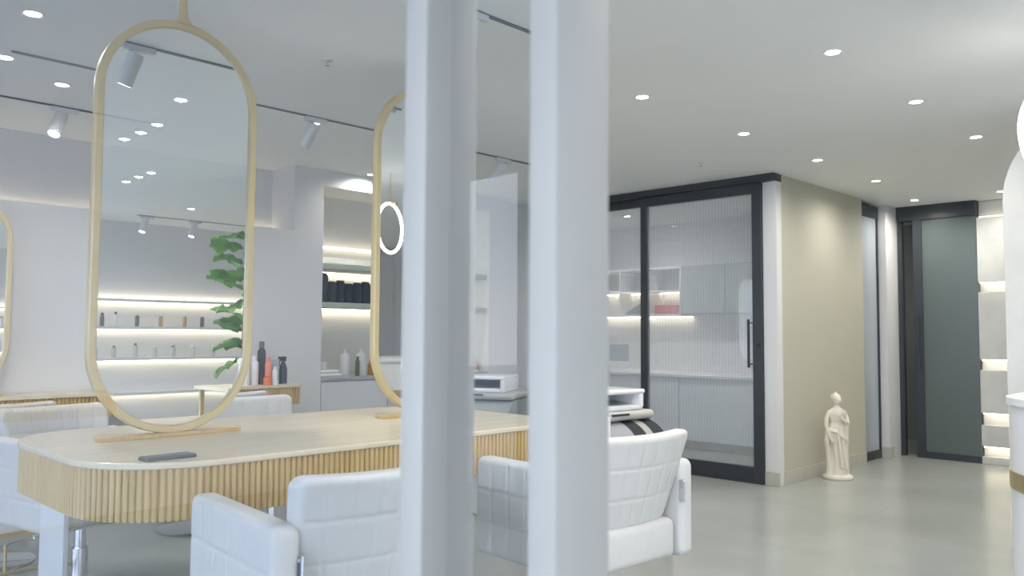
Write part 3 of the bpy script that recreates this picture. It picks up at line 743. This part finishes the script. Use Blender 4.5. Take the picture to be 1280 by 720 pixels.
# ------------------------------------------------------------------ reception desk, arched panel, ring lamp
t = thing('reception_desk', 'white round-ended reception desk with a brass band at the right edge', 'desk', (3.70, 0.452, 0))
cap = rrect(-0.45, 1.9, -0.45, 0.45, 0.449, 24)
MB().prism(rrect(-0.445, 1.895, -0.445, 0.445, 0.444, 24), 0.0, 0.72).build('lower_body', WHITE, t, smooth=True)
b = MB(); b.prism(cap, 0.72, 0.785); b.build('brass_band', BRASS, t, smooth=True)
b = MB(); q = rrect(-0.445, 1.895, -0.445, 0.445, 0.444, 24); b.prism(q, 0.785, 1.03); b.build('upper_body', WHITE, t, smooth=True)
b = MB(); b.prism(rrect(-0.455, 1.905, -0.455, 0.455, 0.454, 24), 1.03, 1.055); b.build('desk_top', WHITE, t, smooth=True)
# arched panel standing behind the desk, in a plane across the room
t = thing('arched_panel', 'tall white arched wall panel behind the reception desk with a lit edge', 'panel', (5.75, 0.0, 0))
R = 0.60; yl = 1.42
outline = [(yl - 2 * R, 0.0), (yl, 0.0), (yl, 2.12)] + [(yl - R + R * math.cos(PI * k / 28), 2.12 + 0.56 * math.sin(PI * k / 28)) for k in range(1, 28)] + [(yl - 2 * R, 2.12)]
yz_prism(outline, 0.0, 0.12).build('panel_board', mat('arched_panel_paint', (0.72, 0.72, 0.70), 0.5), t)
# wall carrying it, kept low in view behind the panel
t = thing('ring_lamp', 'glowing white ring lamp on a brass arm near the right edge', 'lamp', (4.375, 0.868, 2.20), math.radians(-23))
b = MB(); b.tube([(0.215 * math.cos(2 * PI * k / 48), 0, 0.215 * math.sin(2 * PI * k / 48)) for k in range(48)], 0.013, 10, closed=True); b.build('light_ring', RINGM, t, smooth=True)
b = MB(); b.rod((0, -0.06, 0.215), (0, 0.06, 0.215), 0.016); b.rod((0, 0, 0.22), (0, 0, CZ - 2.20), 0.004); b.build('brass_holder', BRASS, t, smooth=True)

# ------------------------------------------------------------------ draped statue
def make_statue():
    mb = MB()
    def loop(prof, cx, cy, seg=36, fold=0.0, nf=9, tw=0.0):
        tb = bmesh.new(); rings = []
        for (z, rx, ry, ox, oy) in prof:
            ring = []
            for k in range(seg):
                a = 2 * PI * k / seg; f = 1 + fold * math.sin(nf * a + tw * z * 20) * (1 if z < 0.50 else 0.4)
                ring.append(tb.verts.new((cx + ox + rx * f * math.cos(a), cy + oy + ry * f * math.sin(a), z)))
            rings.append(ring)
        for a, c2 in zip(rings, rings[1:]):
            for k in range(seg): tb.faces.new((a[k], a[(k + 1) % seg], c2[(k + 1) % seg], c2[k]))
        tb.faces.new(rings[0][::-1]); tb.faces.new(rings[-1]); bmesh.ops.recalc_face_normals(tb, faces=tb.faces); mb.merge(tb)
    # draped legs and hips, body sways to one side
    loop([(0.03, .095, .085, 0, 0), (0.07, .082, .075, 0, 0), (0.14, .066, .060, .004, 0), (0.24, .066, .060, .006, 0), (0.32, .070, .062, .004, 0), (0.40, .078, .060, -.002, 0), (0.45, .076, .056, -.006, 0), (0.50, .058, .046, -.008, 0), (0.54, .062, .048, -.006, 0), (0.585, .074, .050, -.002, 0), (0.615, .066, .042, 0, 0), (0.635, .030, .028, 0, 0), (0.66, .022, .022, .003, 0)], 0, 0, fold=0.13, nf=8, tw=0.5)
    tb = bmesh.new(); bmesh.ops.create_uvsphere(tb, u_segments=20, v_segments=14, radius=1)
    tb.transform(Matrix.Translation((0.005, -0.004, 0.70)) @ Matrix.Diagonal((0.036, 0.041, 0.049, 1))); mb.merge(tb)
    tb = bmesh.new(); bmesh.ops.create_uvsphere(tb, u_segments=16, v_segments=10, radius=1)       # swept-up hair
    tb.transform(Matrix.Translation((0.0, 0.016, 0.722)) @ Matrix.Diagonal((0.046, 0.046, 0.040, 1))); mb.merge(tb)
    mb.lathe([(0, 0), (0.016, 0), (0.010, 0.02), (0, 0.034)], 0.0, 0.010, 0.748, 12)
    mb.lathe([(0, 0), (0.005, 0.002), (0, 0.014)], 0.005, -0.046, 0.695, 8)                        # nose
    # arms: one hangs outward holding drapery, one bent across
    mb.tube([(-0.066, 0, 0.602), (-0.100, 0.0, 0.54), (-0.112, -0.01, 0.47), (-0.098, -0.03, 0.40), (-0.086, -0.04, 0.36)], [0.022, 0.020, 0.017, 0.014, 0.012], 12)
    for k in range(5): mb.tube([(-0.094 + .005 * k, -0.036 - .004 * k, 0.368), (-0.09 + .006 * k, -0.05, 0.345), (-0.084 + .006 * k, -0.052, 0.328 - .004 * (k % 3))], 0.0042, 8)
    mb.tube([(0.066, 0, 0.602), (0.090, -0.012, 0.545), (0.086, -0.042, 0.49), (0.045, -0.062, 0.515), (0.012, -0.064, 0.545)], [0.022, 0.019, 0.016, 0.013, 0.011], 12)
    for k in range(5): mb.tube([(0.014, -0.064, 0.540 + .005 * k), (-0.004, -0.066, 0.548 + .006 * k), (-0.018, -0.062, 0.552 + .006 * k)], 0.0042, 8)
    # drapery falling from the arms and a shawl roll round the hips
    mb.tube([(-0.100, -0.01, 0.46), (-0.104, -0.005, 0.34), (-0.088, 0.0, 0.22), (-0.080, 0, 0.10), (-0.085, 0, 0.04)], [0.016, 0.022, 0.022, 0.024, 0.030], 12)
    mb.tube([(0.085, -0.03, 0.49), (0.082, -0.02, 0.38), (0.076, -0.02, 0.24), (0.080, -0.02, 0.12), (0.085, 0, 0.04)], [0.014, 0.020, 0.018, 0.022, 0.028], 12)
    mb.tube([(-0.085, -0.02, 0.44), (-0.04, -0.062, 0.42), (0.02, -0.066, 0.37), (0.07, -0.04, 0.33)], [0.014, 0.016, 0.014, 0.012], 12)
    mb.tube([(-0.03, -0.062, 0.40), (-0.012, -0.068, 0.26), (0.0, -0.072, 0.10)], [0.012, 0.016, 0.018], 10)
    mb.tube([(0.03, -0.058, 0.36), (0.042, -0.062, 0.22), (0.05, -0.070, 0.08)], [0.010, 0.014, 0.017], 10)
    t = thing('draped_statue', 'ivory plaster statue of a draped figure standing on the floor by the cream wall', 'statue', (7.42, 3.205, 0), math.radians(-35))
    o = mb.build('figure', PLASTER, t, smooth=True)
    rm = o.modifiers.new('remesh', 'REMESH'); rm.mode = 'VOXEL'; rm.voxel_size = 0.0055; rm.use_smooth_shade = True
    sm = o.modifiers.new('smooth', 'SMOOTH'); sm.iterations = 2; sm.factor = 0.5
    MB().lathe([(0, 0), (0.125, 0), (0.132, 0.012), (0.126, 0.03), (0.105, 0.042), (0, 0.045)], seg=40).build('base', PLASTER, t, smooth=True)
    return t
make_statue()

# ------------------------------------------------------------------ ceiling lights
dl = thing('downlight', '', 'ceiling light', (0, 0, CZ), group='round recessed ceiling downlights')
MB().lathe([(0.034, -0.002), (0.046, -0.006), (0.048, 0.0), (0.034, 0.0), (0.034, -0.002)]).build('trim_ring', WHITE, dl, smooth=True)
MB().cyl(0.034, -0.003, 0.0).build('lens', LAMPM, dl)
ld = bpy.data.lights.new('bulb', 'SPOT'); ld.energy = SPOT_W; ld.spot_size = math.radians(165); ld.spot_blend = 1.0; ld.shadow_soft_size = 0.004; ld.color = (1.0, 0.95, 0.87)
lo = bpy.data.objects.new('bulb', ld); COL.objects.link(lo); lo.parent = dl; lo.location = (0, 0, -0.008)
DL = [
 (1.056, 4.043, 'ceiling downlight at the top left corner, nearest the camera on the left'),
 (1.135, 4.80, 'ceiling downlight at the left edge by the start of the front track'),
 (1.494, 5.10, 'small ceiling downlight between the two track lines at left'),
 (2.956, 4.80, 'ceiling downlight just right of the tilted white track spot'),
 (4.286, 6.00, 'ceiling downlight right above the mouth of the shelf alcove'),
 (3.965, 2.849, 'ceiling downlight just right of the right post, front of the far row'),
 (3.977, 1.709, 'largest ceiling downlight in the right half, nearest the camera'),
 (5.172, 1.723, 'second ceiling downlight of the right-hand row, counted from the largest'),
 (6.381, 1.731, 'third ceiling downlight of the right-hand row, counted from the largest'),
 (7.65, 1.76, 'fourth ceiling downlight of the right-hand row, beside the arched panel'),
 (5.185, 2.865, 'ceiling downlight above and right of the sliding door'),
 (6.374, 2.877, 'ceiling downlight in front of the white end of the sliding door wall'),
 (7.593, 2.886, 'ceiling downlight above the statue along the cream wall'),
 (8.936, 3.012, 'ceiling downlight in front of the dark frosted door'),
 (8.953, 2.218, 'ceiling downlight in front of the glowing stone wall'),
 (2.096, 1.80, 'ceiling downlight seen alone, highest of those inside the table mirror'),
 (2.245, 1.09, 'reflected ceiling downlight, rightmost of the upper three inside the table mirror'),
 (2.255, 0.78, 'reflected ceiling downlight, middle of the upper three inside the table mirror'),
 (2.251, 0.49, 'reflected ceiling downlight, leftmost of the upper three inside the table mirror'),
 (2.902, -0.66, 'reflected ceiling downlight, rightmost of the lower three inside the table mirror'),
 (2.903, -0.94, 'reflected ceiling downlight, middle of the lower three inside the table mirror'),
 (2.915, -1.27, 'reflected ceiling downlight, leftmost of the lower three inside the table mirror'),
 (4.082, -2.49, 'reflected ceiling downlight near the plant inside the table mirror'),
 (7.9, 5.9, 'ceiling downlight seen through the fixed pane of the side room'),
 (10.2, 2.75, 'ceiling downlight in the grey room behind the narrow side pane of the dark door'),
 (7.35, 4.2, 'unseen downlight added to brighten the side room, just inside the sliding door, near its handle'),  # this and the next two: lamps added out of view to brighten the cabinets
 (7.35, 5.1, 'unseen downlight added to brighten the side room, just inside the middle stile of the sliding doors'),
 (7.35, 6.7, 'unseen downlight added to brighten the side room, at its far left end'),
]
for i, (x, y, lab) in enumerate(DL):
    if i == 0: dl.location = (x, y, CZ); dl['label'] = lab
    else: dup(dl, lab, (x, y, CZ))

def track(x0, x1, y, label):
    o = MB().box(x0, x1, y - 0.010, y + 0.010, CZ - 0.008, CZ).build('light_track', TRACKBLACK); tag(o, label, 'light track', 'ceiling light tracks')
track(1.13, 5.6, 4.66, 'thin grey ceiling track running behind the table mirrors')
track(-0.6, 1.83, 5.60, 'thin grey ceiling track nearer the back wall at left')
track(1.0, 3.15, 2.60, 'thin grey ceiling track in front of the table, reflected at the mirror top')
track(3.85, 6.0, -3.45, 'thin grey ceiling track seen far back inside the table mirror')
sp = thing('track_spot', '', 'spotlight', group='white cylinder track spotlights')
MB().box(-0.06, 0.10, -0.016, 0.016, -0.028, 0.0, 0.003, 1).build('adapter', WHITE, sp)
MB().rod((0, 0, -0.028), (0, 0, -0.075), 0.010).build('stem', WHITE, sp)
bd = MB().lathe([(0, 0.0), (0.036, 0.0), (0.038, 0.004), (0.038, 0.165), (0.033, 0.165), (0.033, 0.155), (0, 0.155)]).build('lamp_body', WHITE, sp, smooth=True)
ln = MB().cyl(0.032, 0.155, 0.159).build('lens', LAMPM, bd)
SPOTS = [  # x, y, tilt direction (deg), tilt (deg)
 (2.86, 4.66, 110, 30, 'white track spot tilted left, between the table mirrors'),
 (1.64, 5.60, 225, 32, 'white track spot with its lit lens facing the room at left'),
 (4.58, 4.66, 115, 42, 'white track spot seen between the two posts'),
 (1.52, 2.60, 235, 22, 'large white track spot reflected at the top of the table mirror'),
 (3.0, 2.60, 235, 22, 'white track spot reflected at the top of the half hidden mirror'),
 (2.36, 2.60, 100, 8, 'white track spot at the top of the gap between the two posts'),
 (3.95, -3.45, 160, 20, 'left one of two tiny track spots far back inside the table mirror'),
 (4.55, -3.45, 160, 15, 'right one of two tiny track spots far back inside the table mirror'),
]
for i, (x, y, az, ti, lab) in enumerate(SPOTS):
    if i == 0: o = sp; o['label'] = lab
    else: o = dup(sp, lab, (x, y, CZ - 0.008))
    o.location = (x, y, CZ - 0.008)
    body = [c for c in o.children if c.name.startswith('lamp_body')][0]
    a = math.radians(az); q = Vector((math.cos(a) * math.sin(math.radians(ti)), math.sin(a) * math.sin(math.radians(ti)), -math.cos(math.radians(ti))))
    body.rotation_mode = 'QUATERNION'; body.rotation_quaternion = q.to_track_quat('Z', 'Y')
    body.location = Vector((0, 0, -0.07)) - q * 0.03
def detector(x, y, lab):
    t = thing('sprinkler', lab, 'sprinkler', (x, y, CZ), group='ceiling sprinklers')
    MB().lathe([(0, -0.008), (0.022, -0.008), (0.03, -0.003), (0.03, 0), (0, 0)]).build('rose', WHITE, t, smooth=True)
    MB().lathe([(0, -0.03), (0.012, -0.03), (0.012, -0.027), (0.004, -0.025), (0.004, -0.008), (0, -0.008)]).build('deflector', CHROME, t, smooth=True)
detector(2.306, 3.634, 'small ceiling sprinkler above the table between mirror and left post')
detector(5.82, 3.605, 'tiny ceiling sprinkler in front of the sliding doors')

# ------------------------------------------------------------------ what the table mirror shows: product wall, side table, plant
SY = -4.2
t = thing('product_wall', 'tall lit product shelving reflected in the table mirror', 'shelving', (5.0, SY, 0))
for z in (0.49, 0.92, 1.31, 1.655):
    bo = MB().box(-2.2, 2.2, 0.0, 0.27, z, z + 0.036, 0.002, 1).build('shelf_board', WHITE, t)
    MB().box(-2.19, 2.19, 0.04, 0.065, z - 0.012, z - 0.001).build('led_strip', LEDM, t)
MB().box(-2.19, 2.19, 0.02, 0.05, 1.692, 1.70).build('top_led_strip', LEDM, t)
G = 'product bottles on the upper lit shelf'
cols = [P_GREY, P_WHITE, P_GREY, P_TAN, P_TAN, P_GREY, P_GREY]
nm = ['grey', 'white', 'grey', 'tan', 'tan', 'grey', 'grey']
xs = [3.69, 3.85, 4.11, 4.41, 4.72, 4.96, 5.26]
ds = ['leftmost bottle on the upper lit shelf in the mirror, dark grey', 'white bottle with dark cap on the upper lit shelf in the mirror', 'dark grey bottle right of the white one on the upper lit shelf in the mirror', 'tan bottle at the middle of the upper lit shelf in the mirror', 'tan bottle, right one of the two, on the upper lit shelf in the mirror', 'dark grey bottle right of the tan ones on the upper lit shelf in the mirror', 'grey bottle half behind the plant leaves on the upper lit shelf in the mirror']
for k in range(7):
    bottle('product_bottle', xs[k], SY + 0.17, 1.346, 0.165 if k != 1 else 0.18, 0.026, cols[k], ds[k], G, capm=P_DARK if k in (0, 1) else P_WHITE)
G = 'clear bottles on the lower lit shelf'
for k, x in enumerate((3.62, 3.84, 4.10, 4.34, 4.58, 4.84, 5.12)):
    bottle('clear_bottle', x, SY + 0.17, 0.956, 0.15 + 0.03 * (k in (2,)), 0.028, P_CLEAR, '%s clear bottle from the left on the lower lit shelf in the mirror' % ords[k], G, capm=P_GREY if k in (1, 2, 4) else P_WHITE)
t = thing('side_table', 'oak side table below the plant, reflected in the table mirror', 'table', (4.15, -0.98, -0.11))
MB().box(-0.5, 0.5, -0.37, 0.37, 0.825, 0.86, 0.004, 1).build('top', WOODTOP, t)
for x in (-0.46, 0.42):
    for y in (-0.33, 0.29): MB().box(x, x + 0.04, y, y + 0.04, 0.11, 0.825).build('leg', WOODSLAT, t)
t = thing('fiddle_leaf_fig', 'green fiddle leaf fig with large leaves, reflected at the right of the table mirror', 'plant', (3.66, -0.36, 0))
MB().lathe([(0, 0), (0.13, 0), (0.17, 0.34), (0.155, 0.34), (0.15, 0.30), (0, 0.30)], seg=32).build('pot', POTM, t, smooth=True)
MB().lathe([(0, 0.300), (0.149, 0.300), (0.149, 0.306), (0, 0.31)]).build('soil', SOIL, t)
MB().tube([(0, 0, 0.30), (0.01, 0, 0.7), (-0.01, 0.01, 1.2), (0.0, 0, 1.7), (0.01, 0.0, 2.2)], [0.018, 0.016, 0.013, 0.010, 0.006], 10).build('trunk', BARK, t, smooth=True)
b = MB(); rnd = random.Random(3)
prof = [(0.0, 0.006), (0.1, 0.012), (0.22, 0.05), (0.35, 0.062), (0.5, 0.055), (0.68, 0.085), (0.82, 0.095), (0.93, 0.07), (1.0, 0.01)]
for k in range(27):
    z = 0.98 + 1.24 * k / 26; az = k * 2.4 + rnd.uniform(-.3, .3); L = rnd.uniform(0.26, 0.34); el_ = rnd.uniform(-0.35, 0.65); roll_ = rnd.uniform(-.7, .7)
    tb = bmesh.new(); rows = []
    for (u, w) in prof:
        y = 0.03 + u * L; dz = -0.22 * u * u * L
        rows.append([tb.verts.new((sx_ * w * 1.3 * L / 0.25, y, dz + abs(sx_) * 0.02 * (1 + math.sin(u * 14)))) for sx_ in (-1, -.5, 0, .5, 1)])
    for a, c2 in zip(rows, rows[1:]):
        for j in range(4): tb.faces.new((a[j], a[j + 1], c2[j + 1], c2[j]))
    bmesh.ops.solidify(tb, geom=tb.faces[:], thickness=0.0015)
    tb.transform(Matrix.Translation((0, 0, z)) @ Matrix.Rotation(az, 4, 'Z') @ Matrix.Rotation(el_, 4, 'X') @ Matrix.Rotation(roll_, 4, 'Y'))
    b.merge(tb)
b.build('leaves', LEAFM, t, smooth=True)
